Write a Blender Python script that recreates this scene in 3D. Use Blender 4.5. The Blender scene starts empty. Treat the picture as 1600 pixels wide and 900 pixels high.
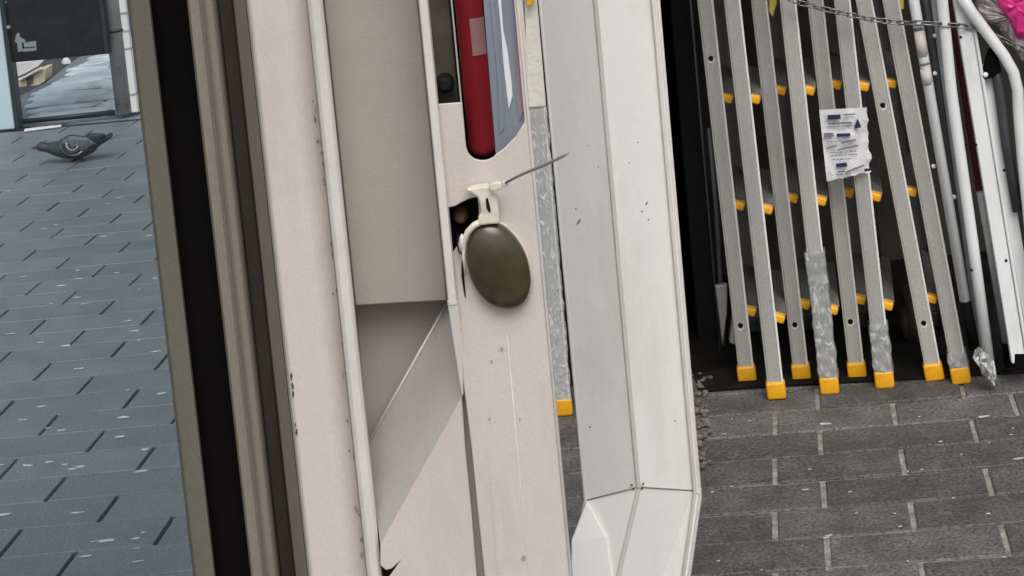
import bpy, bmesh, math, random
from math import radians, sin, cos, pi, atan2, tan
from mathutils import Vector, Matrix, noise
random.seed(7)
S = bpy.context.scene
COL = S.collection

# ------------------------------------------------------------------ camera
H = 1.5                                  # eye height of the photographer
FPX, PIT, ROLL, SHY = 2926.0, radians(6.0), radians(-5.3), -533 / 1600
cam = bpy.data.cameras.new('camera')
cam.sensor_width = 36.0
cam.lens = 36.0 * FPX / 1600
cam.shift_y = SHY
cam.clip_start = 0.05
cam.clip_end = 1000
co = bpy.data.objects.new('camera', cam)
COL.objects.link(co)
RC = Matrix.Rotation(pi / 2 - PIT, 3, 'X') @ Matrix.Rotation(ROLL, 3, 'Z')
co.matrix_world = Matrix.Translation((0, 0, H)) @ RC.to_4x4()
S.camera = co

# ------------------------------------------------------------------ light
SUN_EL, SUN_AZ = radians(52), radians(172)      # azimuth measured from +Y towards +X
w = bpy.data.worlds.new('World')
S.world = w
w.use_nodes = True
nt = w.node_tree
bg = nt.nodes['Background']
sky = nt.nodes.new('ShaderNodeTexSky')
sky.sky_type = 'NISHITA'
sky.sun_disc = False
sky.sun_elevation = SUN_EL
sky.sun_rotation = SUN_AZ
sky.dust_density = 6.0
sky.air_density = 1.0
hs = nt.nodes.new('ShaderNodeHueSaturation')
hs.inputs['Saturation'].default_value = 0.35
nt.links.new(sky.outputs[0], hs.inputs['Color'])
nt.links.new(hs.outputs[0], bg.inputs[0])
bg.inputs[1].default_value = 0.12
sl = bpy.data.lights.new('sun', 'SUN')
sl.energy = 1.0
sl.angle = radians(40)
sl.color = (1.0, 0.97, 0.93)
so = bpy.data.objects.new('sun', sl)
COL.objects.link(so)
sd = Vector((sin(SUN_AZ) * cos(SUN_EL), cos(SUN_AZ) * cos(SUN_EL), sin(SUN_EL)))
so.rotation_euler = sd.to_track_quat('Z', 'Y').to_euler()
S.view_settings.view_transform = 'Standard'
S.view_settings.look = 'None'
S.view_settings.exposure = 0.1
S.view_settings.gamma = 1.0

# ------------------------------------------------------------------ measuring helpers
def ray(px, py):
    return RC @ Vector((px - 800, 450 - py + SHY * 1600, -FPX))

def P(px, py, Y):
    """point seen at pixel (1600x900) on the upright plane at distance Y"""
    r = ray(px, py)
    return Vector((0, 0, H)) + r * (Y / r.y)

def G(px, py, z=0.0):
    r = ray(px, py)
    return Vector((0, 0, H)) + r * ((z - H) / r.z)

def CX(px, Y, py=450):
    return P(px, py, Y).x

# ------------------------------------------------------------------ materials
def mat(name, col, rough=0.5, metal=0.0, var=0.12, vscale=3.0, bump=0.0, bscale=60.0,
        dirt=None, damt=0.35, dscale=6.0, stretch=1.0, rnd=0.0, grain=0.0, gscale=400.0, spec=0.5, alpha=None, dlo=0.5, coat=0.0):
    m = bpy.data.materials.new(name)
    m.use_nodes = True
    n, l = m.node_tree.nodes, m.node_tree.links
    b = n['Principled BSDF']
    tc = n.new('ShaderNodeTexCoord')
    mp = n.new('ShaderNodeMapping')
    mp.inputs['Scale'].default_value = (1, 1, stretch)
    l.new(tc.outputs['Object'], mp.inputs['Vector'])
    no = n.new('ShaderNodeTexNoise')
    no.inputs['Scale'].default_value = vscale
    no.inputs['Detail'].default_value = 6
    l.new(mp.outputs[0], no.inputs['Vector'])
    mr = n.new('ShaderNodeMapRange')
    mr.inputs['From Min'].default_value = 0.3
    mr.inputs['From Max'].default_value = 0.7
    mr.inputs['To Min'].default_value = 1 - var
    mr.inputs['To Max'].default_value = 1 + var
    l.new(no.outputs['Fac'], mr.inputs['Value'])
    val = mr.outputs[0]
    if rnd:
        oi = n.new('ShaderNodeObjectInfo')
        m2 = n.new('ShaderNodeMapRange')
        m2.inputs['To Min'].default_value = 1 - rnd
        m2.inputs['To Max'].default_value = 1 + rnd
        l.new(oi.outputs['Random'], m2.inputs['Value'])
        mm = n.new('ShaderNodeMath'); mm.operation = 'MULTIPLY'
        l.new(val, mm.inputs[0]); l.new(m2.outputs[0], mm.inputs[1])
        val = mm.outputs[0]
    if grain:
        ng = n.new('ShaderNodeTexNoise')
        ng.inputs['Scale'].default_value = gscale
        ng.inputs['Detail'].default_value = 3
        l.new(tc.outputs['Object'], ng.inputs['Vector'])
        m3 = n.new('ShaderNodeMapRange')
        m3.inputs['From Min'].default_value = 0.3
        m3.inputs['From Max'].default_value = 0.7
        m3.inputs['To Min'].default_value = 1 - grain
        m3.inputs['To Max'].default_value = 1 + grain
        l.new(ng.outputs['Fac'], m3.inputs['Value'])
        mm = n.new('ShaderNodeMath'); mm.operation = 'MULTIPLY'
        l.new(val, mm.inputs[0]); l.new(m3.outputs[0], mm.inputs[1])
        val = mm.outputs[0]
    mx = n.new('ShaderNodeVectorMath'); mx.operation = 'SCALE'
    mx.inputs[0].default_value = col
    l.new(val, mx.inputs['Scale'])
    out = mx.outputs[0]
    if dirt:
        nd = n.new('ShaderNodeTexNoise')
        nd.inputs['Scale'].default_value = dscale
        nd.inputs['Detail'].default_value = 9
        nd.inputs['Roughness'].default_value = 0.7
        l.new(mp.outputs[0], nd.inputs['Vector'])
        md = n.new('ShaderNodeMapRange')
        md.inputs['From Min'].default_value = dlo
        md.inputs['From Max'].default_value = dlo + 0.25
        md.inputs['To Max'].default_value = damt
        l.new(nd.outputs['Fac'], md.inputs['Value'])
        mi = n.new('ShaderNodeMix'); mi.data_type = 'RGBA'
        l.new(md.outputs[0], mi.inputs['Factor'])
        l.new(out, mi.inputs['A'])
        mi.inputs['B'].default_value = (*dirt, 1)
        out = mi.outputs['Result']
    l.new(out, b.inputs['Base Color'])
    b.inputs['Metallic'].default_value = metal
    b.inputs['Specular IOR Level'].default_value = spec
    b.inputs['Coat Weight'].default_value = coat
    rr = n.new('ShaderNodeMapRange')
    rr.inputs['To Min'].default_value = max(0.02, rough - 0.1)
    rr.inputs['To Max'].default_value = min(1, rough + 0.12)
    l.new(no.outputs['Fac'], rr.inputs['Value'])
    l.new(rr.outputs[0], b.inputs['Roughness'])
    if alpha is not None:
        b.inputs['Alpha'].default_value = alpha
    if bump:
        nb = n.new('ShaderNodeTexNoise')
        nb.inputs['Scale'].default_value = bscale
        nb.inputs['Detail'].default_value = 6
        l.new(tc.outputs['Object'], nb.inputs['Vector'])
        bp = n.new('ShaderNodeBump')
        bp.inputs['Strength'].default_value = bump
        bp.inputs['Distance'].default_value = 0.01
        l.new(nb.outputs['Fac'], bp.inputs['Height'])
        l.new(bp.outputs[0], b.inputs['Normal'])
    return m

def glass_mat(name, tint, gloss=0.12):
    m = bpy.data.materials.new(name)
    m.use_nodes = True
    n, l = m.node_tree.nodes, m.node_tree.links
    n.remove(n['Principled BSDF'])
    tr = n.new('ShaderNodeBsdfTransparent'); tr.inputs[0].default_value = (*tint, 1)
    gl = n.new('ShaderNodeBsdfGlossy'); gl.inputs['Roughness'].default_value = 0.02
    fr = n.new('ShaderNodeFresnel'); fr.inputs[0].default_value = 1.5
    ms = n.new('ShaderNodeMixShader')
    l.new(fr.outputs[0], ms.inputs[0]); l.new(tr.outputs[0], ms.inputs[1]); l.new(gl.outputs[0], ms.inputs[2])
    l.new(ms.outputs[0], n['Material Output'].inputs[0])
    return m

def film_mat(name, tint, clear=0.6, scale=45.0, stretch=1.0, rough=0.12, strength=1.0):
    """crinkled clear plastic film"""
    m = bpy.data.materials.new(name)
    m.use_nodes = True
    n, l = m.node_tree.nodes, m.node_tree.links
    n.remove(n['Principled BSDF'])
    tc = n.new('ShaderNodeTexCoord'); mp = n.new('ShaderNodeMapping')
    mp.inputs['Scale'].default_value = (1, 1, stretch)
    l.new(tc.outputs['Object'], mp.inputs[0])
    vo = n.new('ShaderNodeTexNoise'); vo.inputs['Scale'].default_value = scale; vo.inputs['Detail'].default_value = 2
    vo.inputs['Distortion'].default_value = 1.6
    l.new(mp.outputs[0], vo.inputs['Vector'])
    bp = n.new('ShaderNodeBump'); bp.inputs['Strength'].default_value = strength; bp.inputs['Distance'].default_value = 0.006
    l.new(vo.outputs['Fac'], bp.inputs['Height'])
    tr = n.new('ShaderNodeBsdfTransparent'); tr.inputs[0].default_value = (0.93, 0.94, 0.94, 1)
    df = n.new('ShaderNodeBsdfDiffuse'); df.inputs[0].default_value = (*tint, 1)
    gl = n.new('ShaderNodeBsdfGlossy'); gl.inputs['Roughness'].default_value = rough
    l.new(bp.outputs[0], gl.inputs['Normal']); l.new(bp.outputs[0], df.inputs['Normal'])
    # creases turn milky, the flat film between them stays clear
    mr = n.new('ShaderNodeMapRange')
    mr.inputs['From Min'].default_value = 0.54; mr.inputs['From Max'].default_value = 0.78
    mr.inputs['To Min'].default_value = (1 - clear) * 0.55; mr.inputs['To Max'].default_value = min(1, (1 - clear) * 2.1)
    l.new(vo.outputs['Fac'], mr.inputs['Value'])
    m1 = n.new('ShaderNodeMixShader')
    l.new(mr.outputs[0], m1.inputs[0]); l.new(tr.outputs[0], m1.inputs[1]); l.new(df.outputs[0], m1.inputs[2])
    lw = n.new('ShaderNodeFresnel'); lw.inputs[0].default_value = 1.6
    l.new(bp.outputs[0], lw.inputs['Normal'])
    m2 = n.new('ShaderNodeMixShader')
    l.new(lw.outputs[0], m2.inputs[0]); l.new(m1.outputs[0], m2.inputs[1]); l.new(gl.outputs[0], m2.inputs[2])
    l.new(m2.outputs[0], n['Material Output'].inputs[0])
    return m

M = {
 'olive': mat('olive_aluminium', (0.15, 0.142, 0.112), 0.5, var=0.12, vscale=9, stretch=0.2, grain=0.12, dirt=(0.10, 0.09, 0.07), damt=0.4),
 'rubber': mat('black_rubber', (0.005, 0.0045, 0.0045), 0.8, var=0.2, spec=0.05),
 'taupe': mat('taupe_grime_shade', (0.225, 0.195, 0.16), 0.5, var=0.1, vscale=5, stretch=0.12, grain=0.1, dirt=(0.09, 0.065, 0.045), damt=0.75, dscale=11, bump=0.08, bscale=90),  # moulding grime and shade both put into the taupe
 'cream': mat('cream_paint', (0.59, 0.535, 0.503), 0.42, var=0.05, vscale=4, stretch=0.3, grain=0.05, dirt=(0.42, 0.37, 0.31), damt=0.5, dscale=7, bump=0.10, bscale=28),
 'white': mat('white_lip_paint', (0.65, 0.62, 0.59), 0.30, var=0.05, vscale=6, grain=0.04, dirt=(0.5, 0.46, 0.4), damt=0.5, dscale=16, bump=0.05, bscale=90),
 'panel': mat('stone_grey_paint', (0.355, 0.318, 0.283), 0.45, var=0.04, vscale=4, grain=0.06, dirt=(0.27, 0.24, 0.2), damt=0.4, dscale=5, bump=0.10, bscale=30),
 'ledge': mat('grey_white_paint', (0.405, 0.388, 0.375), 0.25, var=0.12, vscale=9, grain=0.05, dirt=(0.36, 0.33, 0.29), damt=0.5, dscale=9, bump=0.06, bscale=60),
 'post': mat('white_steel_paint', (0.85, 0.855, 0.84), 0.36, var=0.03, vscale=4, stretch=0.3, grain=0.03, dirt=(0.5, 0.49, 0.45), damt=0.45, dscale=8, bump=0.08, bscale=22),
 'inner': mat('dark_brown_recess', (0.055, 0.045, 0.033), 0.7, var=0.25, vscale=25),
 'olivedark': mat('dark_olive_metal', (0.13, 0.115, 0.085), 0.5, var=0.25, vscale=30),
 'black': mat('black_paint', (0.010, 0.010, 0.011), 0.6, var=0.3, spec=0.2),
 'red': mat('dark_red_plastic', (0.15, 0.005, 0.010), 0.45, var=0.08, vscale=20, grain=0.05, spec=0.25),
 'redlabel': mat('faded_label', (0.2, 0.105, 0.10), 0.5, var=0.1, vscale=60),
 'bluegrey': mat('blue_grey_plastic', (0.235, 0.265, 0.32), 0.25, var=0.25, vscale=18, stretch=0.15, grain=0.05),
 'mauve': mat('mauve_plastic', (0.27, 0.235, 0.27), 0.3, var=0.25, vscale=25, stretch=0.3),
 'streak': mat('highlight_streak', (0.7, 0.72, 0.78), 0.25, var=0.1),
 'dome': mat('olive_brown_plastic', (0.052, 0.044, 0.022), 0.22, coat=0.3, var=0.22, vscale=45, grain=0.12, gscale=700, spec=0.45),
 'clip': mat('ivory_plastic', (0.66, 0.62, 0.52), 0.45, var=0.12, vscale=60, dirt=(0.3,0.26,0.19), damt=0.6, dscale=70),
 'tie': mat('grey_nylon', (0.20, 0.19, 0.17), 0.4, var=0.1),
 'rust': mat('rusty_bolt', (0.16, 0.085, 0.04), 0.6, var=0.4, vscale=180, bump=0.3, bscale=300),
 'alu': mat('ladder_aluminium', (0.68, 0.67, 0.64), 0.27, metal=0.5, var=0.2, vscale=16, stretch=0.08, rnd=0.07, grain=0.12, gscale=260, dirt=(0.42, 0.385, 0.33), damt=0.6, dscale=14),
 'alu_lip': mat('bright_aluminium', (0.92, 0.915, 0.90), 0.3, metal=0.1, var=0.05, vscale=20),
 'alu_back': mat('dull_shaded_aluminium', (0.22, 0.21, 0.20), 0.5, metal=0.4, var=0.2, vscale=14, grain=0.15),
 'orange': mat('orange_plastic', (0.92, 0.44, 0.010), 0.42, var=0.06, vscale=40, dirt=(0.35, 0.2, 0.05), damt=0.45, dscale=60),
 'yellow': mat('yellow_plastic', (0.8, 0.62, 0.12), 0.4, var=0.08, vscale=40),
 'hole': mat('hole_black', (0.008, 0.008, 0.008), 0.7, spec=0.1),
 'tube': mat('white_coated_tube', (0.84, 0.87, 0.87), 0.28, var=0.05, vscale=14, stretch=0.3, dirt=(0.45, 0.46, 0.45), damt=0.4, dscale=18),
 'greytube': mat('grey_tube', (0.42, 0.44, 0.45), 0.4, var=0.12, vscale=14),
 'darktube': mat('dark_tube', (0.06, 0.065, 0.07), 0.45, var=0.2, vscale=14),
 'sticker': mat('pale_sticker', (0.66, 0.60, 0.58), 0.5, var=0.06, vscale=40),
 'maroon': mat('maroon_cloth', (0.085, 0.008, 0.016), 0.85, var=0.25, vscale=40),
 'pink': mat('pink_plastic', (0.74, 0.035, 0.26), 0.3, var=0.12, vscale=18, bump=0.3, bscale=25),
 'paper': mat('white_paper', (0.78, 0.78, 0.80), 0.45, var=0.05, vscale=30, bump=0.25, bscale=35),
 'ink_blue': mat('dark_blue_ink', (0.02, 0.02, 0.09), 0.5, var=0.2, vscale=90),
 'ink_grey': mat('grey_ink', (0.20, 0.20, 0.22), 0.5, var=0.3, vscale=120),
 'chain': mat('galvanised_chain', (0.25, 0.26, 0.25), 0.35, metal=0.7, var=0.3, vscale=60),
 'floor_shade': mat('painted_shade_floor', (0.014, 0.013, 0.012), 0.85, var=0.5, vscale=12, spec=0.1, grain=0.4),
 'wall_dark': mat('dark_wall_paint', (0.055, 0.047, 0.040), 0.8, var=0.35, vscale=5, spec=0.1),  # plain dark paint, mottled at random
 'shade_canopy': mat('shade_board', (0.30, 0.29, 0.27), 0.7, var=0.08),
 'paver': mat('grey_paver', (0.110, 0.107, 0.104), 0.66, var=0.32, vscale=10, rnd=0.26, grain=0.6, gscale=150, bump=0.45, bscale=150, dirt=(0.25, 0.245, 0.235), damt=0.75, dscale=34, dlo=0.54),
 'paver_st': mat('blue_grey_paver', (0.155, 0.182, 0.197), 0.44, var=0.12, vscale=9, rnd=0.08, grain=0.28, gscale=160, bump=0.3, bscale=170, dirt=(0.2, 0.21, 0.21), damt=0.3, dscale=10),
 'paver_sun': mat('sun_tinted_paver', (0.56, 0.64, 0.70), 0.5, var=0.35, vscale=4, rnd=0.1, grain=0.2, bump=0.2, bscale=60),
 'sand': mat('pale_joint_sand', (0.34, 0.32, 0.29), 0.9, var=0.35, vscale=30, bump=0.6, bscale=200, grain=0.5, dirt=(0.05, 0.048, 0.045), damt=0.9, dscale=38, dlo=0.5),
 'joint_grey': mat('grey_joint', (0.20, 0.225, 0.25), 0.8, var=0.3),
 'sand_dark': mat('dark_joint_soil', (0.034, 0.036, 0.038), 0.95, var=0.4, vscale=30, spec=0.1),
 'asphalt': mat('asphalt', (0.055, 0.055, 0.056), 0.85, var=0.2, vscale=1.5, grain=0.4, gscale=60),
 'fleck': mat('pale_fleck', (0.58, 0.59, 0.58), 0.6, var=0.35, vscale=60),
 'pebble': mat('pale_rubble', (0.17, 0.15, 0.13), 0.85, var=0.6, vscale=50, bump=0.4, bscale=150),
 'signblue': mat('pale_blue_paint', (0.52, 0.64, 0.71), 0.4, var=0.06, vscale=3),
 'teal': mat('dark_teal_paint', (0.014, 0.026, 0.032), 0.5, var=0.1),
 'board': mat('charcoal_board', (0.012, 0.015, 0.017), 0.55, var=0.3, spec=0.15, vscale=6, dirt=(0.045, 0.05, 0.052), damt=0.4, dscale=14),
 'picto': mat('pale_print', (0.22, 0.26, 0.27), 0.5, var=0.12, vscale=30),
 'polegrey': mat('grey_pole_paint', (0.40, 0.41, 0.42), 0.5, var=0.2, vscale=8, dirt=(0.16, 0.16, 0.16), damt=0.6, dscale=12),
 'boxcream': mat('cream_card', (0.78, 0.70, 0.52), 0.7, var=0.05),
 'boxwhite': mat('white_card', (0.82, 0.79, 0.78), 0.6, var=0.04),
 'kerbwhite': mat('white_strip', (0.75, 0.74, 0.73), 0.5, var=0.08),
 'feather': mat('grey_feather', (0.085, 0.098, 0.11), 0.55, var=0.45, vscale=55, grain=0.5, gscale=160),
 'feather_md': mat('slate_feather', (0.036, 0.042, 0.050), 0.55, var=0.3, vscale=50, grain=0.3),
 'feather_dk': mat('dark_feather', (0.018, 0.021, 0.026), 0.55, var=0.25, vscale=60),
 'feather_lt': mat('pale_feather', (0.33, 0.37, 0.40), 0.6, var=0.2, vscale=60),
 'leg': mat('pigeon_leg', (0.09, 0.045, 0.042), 0.6, var=0.2),
 'glass': glass_mat('window_glass', (0.955, 0.985, 0.99)),
 'film': film_mat('clear_wrap', (0.86, 0.88, 0.88), clear=0.45, scale=60, stretch=0.5, strength=0.45, rough=0.2),
 'sleeve': mat('cream_sleeve', (0.84, 0.83, 0.72), 0.45, var=0.08, vscale=30, bump=0.3, bscale=60),
 'film_pink': film_mat('clear_wrap_crinkled', (0.85, 0.78, 0.81), clear=0.25, scale=22),
}

# ------------------------------------------------------------------ mesh helpers
class MB:
    def __init__(s):
        s.b = bmesh.new()

    def poly_prism(s, pts, ext, bev=0.0, seg=1):
        """closed polygon (list of Vectors) pushed along vector ext"""
        b = s.b
        v0 = [b.verts.new(p) for p in pts]
        v1 = [b.verts.new(Vector(p) + ext) for p in pts]
        n = len(pts)
        fs = [b.faces.new(v0), b.faces.new(list(reversed(v1)))]
        for i in range(n):
            fs.append(b.faces.new((v0[i], v1[i], v1[(i + 1) % n], v0[(i + 1) % n])))
        bmesh.ops.recalc_face_normals(b, faces=fs)
        if bev:
            es = list({e for f in fs for e in f.edges if e.is_manifold and e.calc_face_angle(0) > 0.5})
            bmesh.ops.bevel(b, geom=es, offset=bev, segments=seg, affect='EDGES', profile=0.5, clamp_overlap=True)
        return s

    def box(s, x0, x1, y0, y1, z0, z1, bev=0.0, seg=1, mtx=None):
        pts = [Vector((x0, y0, z0)), Vector((x1, y0, z0)), Vector((x1, y1, z0)), Vector((x0, y1, z0))]
        ext = Vector((0, 0, z1 - z0))
        if mtx:
            pts = [mtx @ p for p in pts]
            ext = mtx.to_3x3() @ ext
        return s.poly_prism(pts, ext, bev, seg)

    def column(s, prof, z0, z1, bev=0.0, seg=1):
        """prof: list of (pixel column at y=450, Y)"""
        pts = [Vector((CX(px, Y), Y, z0)) for px, Y in prof]
        return s.poly_prism(pts, Vector((0, 0, z1 - z0)), bev, seg)

    def plate(s, px, Y, th=0.003, bev=0.0007, seg=1):
        return s.poly_prism([P(x, y, Y) for x, y in px], Vector((0, th, 0)), bev, seg)

    def tube(s, path, r, n=10, caps=True, closed=False, flat=1.0, up=None):
        b = s.b
        path = [Vector(p) for p in path]
        m = len(path)
        rs = r if isinstance(r, (list, tuple)) else [r] * m
        rings = []
        prevx = None
        for i, p in enumerate(path):
            if closed:
                t = path[(i + 1) % m] - path[i - 1]
            else:
                t = path[min(i + 1, m - 1)] - path[max(i - 1, 0)]
            t.normalize()
            ref = up or (prevx if prevx else (Vector((0, 1, 0)) if abs(t.y) < 0.9 else Vector((1, 0, 0))))
            x = (ref - t * ref.dot(t)).normalized()
            prevx = x
            y = t.cross(x)
            rings.append([b.verts.new(p + x * (cos(2 * pi * k / n) * rs[i] * flat) + y * (sin(2 * pi * k / n) * rs[i])) for k in range(n)])
        rng = range(m if closed else m - 1)
        for i in rng:
            a, c = rings[i], rings[(i + 1) % m]
            for k in range(n):
                f = b.faces.new((a[k], a[(k + 1) % n], c[(k + 1) % n], c[k]))
                f.smooth = True
        if caps and not closed:
            b.faces.new(list(reversed(rings[0])))
            b.faces.new(rings[-1])
        return s

    def rings(s, rings, smooth=True, cap=True):
        b = s.b
        R = [[b.verts.new(p) for p in r] for r in rings]
        n = len(R[0])
        for a, c in zip(R, R[1:]):
            for k in range(n):
                f = b.faces.new((a[k], a[(k + 1) % n], c[(k + 1) % n], c[k]))
                f.smooth = smooth
        if cap:
            b.faces.new(list(reversed(R[0]))); b.faces.new(R[-1])
        return s

    def face(s, pts):
        s.b.faces.new([s.b.verts.new(p) for p in pts])
        return s

    def mesh(s, name, m):
        me = bpy.data.meshes.new(name)
        bmesh.ops.recalc_face_normals(s.b, faces=s.b.faces)
        s.b.to_mesh(me)
        s.b.free()
        me.materials.append(M[m])
        return me

    def build(s, name, m, parent=None):
        return link(name, s.mesh(name, m), parent)

def link(name, me, parent=None):
    o = bpy.data.objects.new(name, me)
    COL.objects.link(o)
    if parent:
        o.parent = parent
        # meshes are written in world metres; an upright thing's Empty sits at its base
        r = parent
        off = Vector((0, 0, 0))
        while r:
            off += r.location
            r = r.parent
        o.location = -off
    return o

def tag(o, label=None, cat=None, group=None, kind=None):
    if label: o['label'] = label
    if cat: o['category'] = cat
    if group: o['group'] = group
    if kind: o['kind'] = kind
    return o

def thing(name, loc, label, cat, group=None):
    o = bpy.data.objects.new(name, None)
    COL.objects.link(o)
    o.location = loc
    o.empty_display_size = 0.1
    return tag(o, label, cat, group)

# ================================================================== THE GROUND
mb = MB()
mb.face([Vector((-150, -60, -0.045)), Vector((150, -60, -0.045)), Vector((150, 260, -0.045)), Vector((-150, 260, -0.045))])
tag(mb.build('ground', 'asphalt'), kind='structure')

def paver_shape(mb, o, r, j, L, D, gx, gy, h=0.04, c=0.0035, dz=0.0, tilt=(0, 0)):
    """one block: o = near left corner on the joint lattice, r and j the row and joint directions"""
    def pt(a, d, z):
        return o + r * a + j * d + Vector((0, 0, z))
    x0, x1, y0, y1 = gx / 2, L - gx / 2, gy / 2, D - gy / 2
    def ring(i, z):
        pts = []
        for a, d in ((x0 + i, y0 + i), (x1 - i, y0 + i), (x1 - i, y1 - i), (x0 + i, y1 - i)):
            a += random.uniform(-0.0008, 0.0008); d += random.uniform(-0.0008, 0.0008)
            pts.append(pt(a, d, z + dz + tilt[0] * (a - L / 2) + tilt[1] * (d - D / 2)))
        return pts
    b = mb.b
    R = [[b.verts.new(p) for p in ring(0, -h)], [b.verts.new(p) for p in ring(0, -c)], [b.verts.new(p) for p in ring(c, 0)]]
    for a, q in zip(R, R[1:]):
        for k in range(4):
            b.faces.new((a[k], a[(k + 1) % 4], q[(k + 1) % 4], q[k]))
    b.faces.new(R[2])

def dirs(row_deg, az_deg):
    return Vector((cos(radians(row_deg)), sin(radians(row_deg)), 0)), Vector((sin(radians(az_deg)), cos(radians(az_deg)), 0))

# --- paving in front of the shop (right): rows of two alternating lengths
shop_pav = MB()
shop_pav.face([Vector((-0.42, 0.2, -0.0045)), Vector((3.5, 0.2, -0.0045)), Vector((3.5, 5.6, -0.0045)), Vector((-0.42, 5.6, -0.0045))])
shop_pav = tag(shop_pav.build('shop_pavement', 'sand'), kind='structure')
r, j = dirs(-2.6, 8.5)
D = 0.1325
base = G(1250, 752)                 # a point on the joint line under row C
stuff = MB()
nst = 0
for k in range(-20, 15):
    L = 0.258 if k % 2 == 0 else 0.321
    ref = G(1211, 735) if k % 2 == 0 else G(1287, 769)
    o0 = base + j * (D * k)
    # move ref along the joint direction onto this row's base line
    nrm = Vector((-r.y, r.x, 0))
    t = (o0 - ref).dot(nrm) / j.dot(nrm)
    st = ref + j * t
    for i in range(-6, 11):
        o = st + r * (L * i)
        if o.x < -0.4 or o.x > 3.2 or o.y < 0.35 or o.y > 5.45: continue
        vis = (0.3 < o.x + L / 2 < 1.25 and 3.05 < o.y < 4.35) or (-0.15 < o.x + L / 2 < 0.25 and 3.3 < o.y < 4.3)
        dz, tl = random.uniform(-0.0015, 0.0015), (random.uniform(-0.006, 0.006), random.uniform(-0.012, 0.012))
        if vis:
            m1 = MB(); paver_shape(m1, o, r, j, L, D, 0.0105, 0.0068, dz=dz, tilt=tl, c=0.003)
            m1.build('paver', 'paver', shop_pav)
        else:
            paver_shape(stuff, o, r, j, L, D, 0.0105, 0.0068, dz=dz, tilt=tl, c=0.003)
tag(stuff.build('paver_field', 'paver', shop_pav), kind='stuff')

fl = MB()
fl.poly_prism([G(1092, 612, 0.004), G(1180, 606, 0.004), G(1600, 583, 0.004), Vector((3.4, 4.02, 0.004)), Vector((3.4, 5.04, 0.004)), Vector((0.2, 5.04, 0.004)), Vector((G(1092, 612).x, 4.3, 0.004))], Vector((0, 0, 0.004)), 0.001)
tag(fl.build('shade_slab', 'floor_shade'), kind='structure')  # added dark slab: shade under the ladders put into its colour
# --- street paving seen through the window (left)
st_pav = MB()
st_pav.face([Vector((-6, 0.2, -0.013)), Vector((-0.43, 0.2, -0.013)), Vector((-0.43, 5.61, -0.013)), Vector((4, 5.61, -0.013)), Vector((4, 8.43, -0.013)), Vector((-6, 8.43, -0.013))])
st_pav = tag(st_pav.build('street_pavement', 'sand_dark'), kind='structure')
r, j = dirs(-0.9, 6.4)
L, D = 0.315, 0.1395
base = G(150, 688) - j * (D / 2)
shift = Vector((0.143, -0.141, 0)) + j * (0.141 / j.y)      # the bond: how far the joints move along per row
flecks = MB()
stuff = MB()
nrow_lo, nrow_hi = -26, 32
for k in range(nrow_lo, nrow_hi):
    o0 = base + j * (D * k) - r * (shift.x * k)
    i0 = int((-4.6 - o0.x) / L)
    for i in range(i0, i0 + 30):
        o = o0 + r * (L * i)
        if o.y > 8.26 or o.y < 0.4 or o.x > 3.2: continue
        if o.y < 5.62 and o.x > -0.76: continue
        q = o + r * (L / 2)
        lo = -2.45 * (q.y / 8.4) - 0.30; hi = -0.150 * q.y - 0.0
        vis = 3.1 < q.y and lo - 0.05 < q.x < hi
        dz, tl = random.uniform(-0.0008, 0.0006), (random.uniform(-0.003, 0.003), random.uniform(-0.006, 0.006))
        if vis:
            m1 = MB(); paver_shape(m1, o, r, j, L, D, 0.0085, 0.0018, dz=dz, tilt=tl, c=0.0018)
            m1.build('paver', 'paver_st', st_pav)
        else:
            paver_shape(stuff, o, r, j, L, D, 0.0085, 0.0018, dz=dz, tilt=tl, c=0.0018)
tag(stuff.build('paver_field', 'paver_st', st_pav), kind='stuff')

def fleck(mb, c, w, d, z=0.0012):
    n = 9
    ph = random.random() * 6
    pts = []
    for q in range(n):
        a = 2 * pi * q / n
        k = 0.45 + 0.75 * random.random()
        pts.append(Vector((c.x + cos(a) * w * k, c.y + sin(a) * d * k, z)))
    mb.poly_prism(pts, Vector((0, 0, 0.0010)))
for _ in range(26):
    px, py = random.uniform(-10, 265), 290 + 610 * random.random() ** 0.9
    fleck(flecks, G(px, py), random.uniform(0.005, 0.014), random.uniform(0.002, 0.006))
for px, py, w_ in [(253, 616, .02), (190, 653, .02), (187, 683, .014), (222, 737, .018), (42, 728, .018), (100, 727, .013), (125, 730, .013), (120, 802, .016), (165, 846, .02), (213, 842, .012), (215, 878, .013), (135, 870, .018), (6, 805, .016), (65, 636, .013), (97, 673, .012), (184, 310, .014), (104, 541, .017), (210, 518, .015), (243, 550, .014), (182, 427, .012), (88, 352, .012), (162, 370, .012), (95, 447, .017), (124, 436, .015), (200, 502, .014), (16, 522, .016)]:
    fleck(flecks, G(px, py), w_ * 0.95, w_ * 0.36)
tag(flecks.build('pale_flecks', 'fleck'), kind='stuff')
fl2 = MB()
for _ in range(26):
    px, py = random.uniform(1090, 1600), random.uniform(620, 900)
    fleck(fl2, G(px, py), random.uniform(0.0015, 0.006), random.uniform(0.001, 0.003))
for px, py, w_ in [(1132, 679, .005), (1292, 663, .014), (1537, 652, .013), (1258, 766, .008), (1295, 838, .009), (1590, 718, .012)]:
    fleck(fl2, G(px, py), w_, w_ * 0.4)
tag(fl2.build('pale_specks', 'fleck'), kind='stuff')

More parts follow.
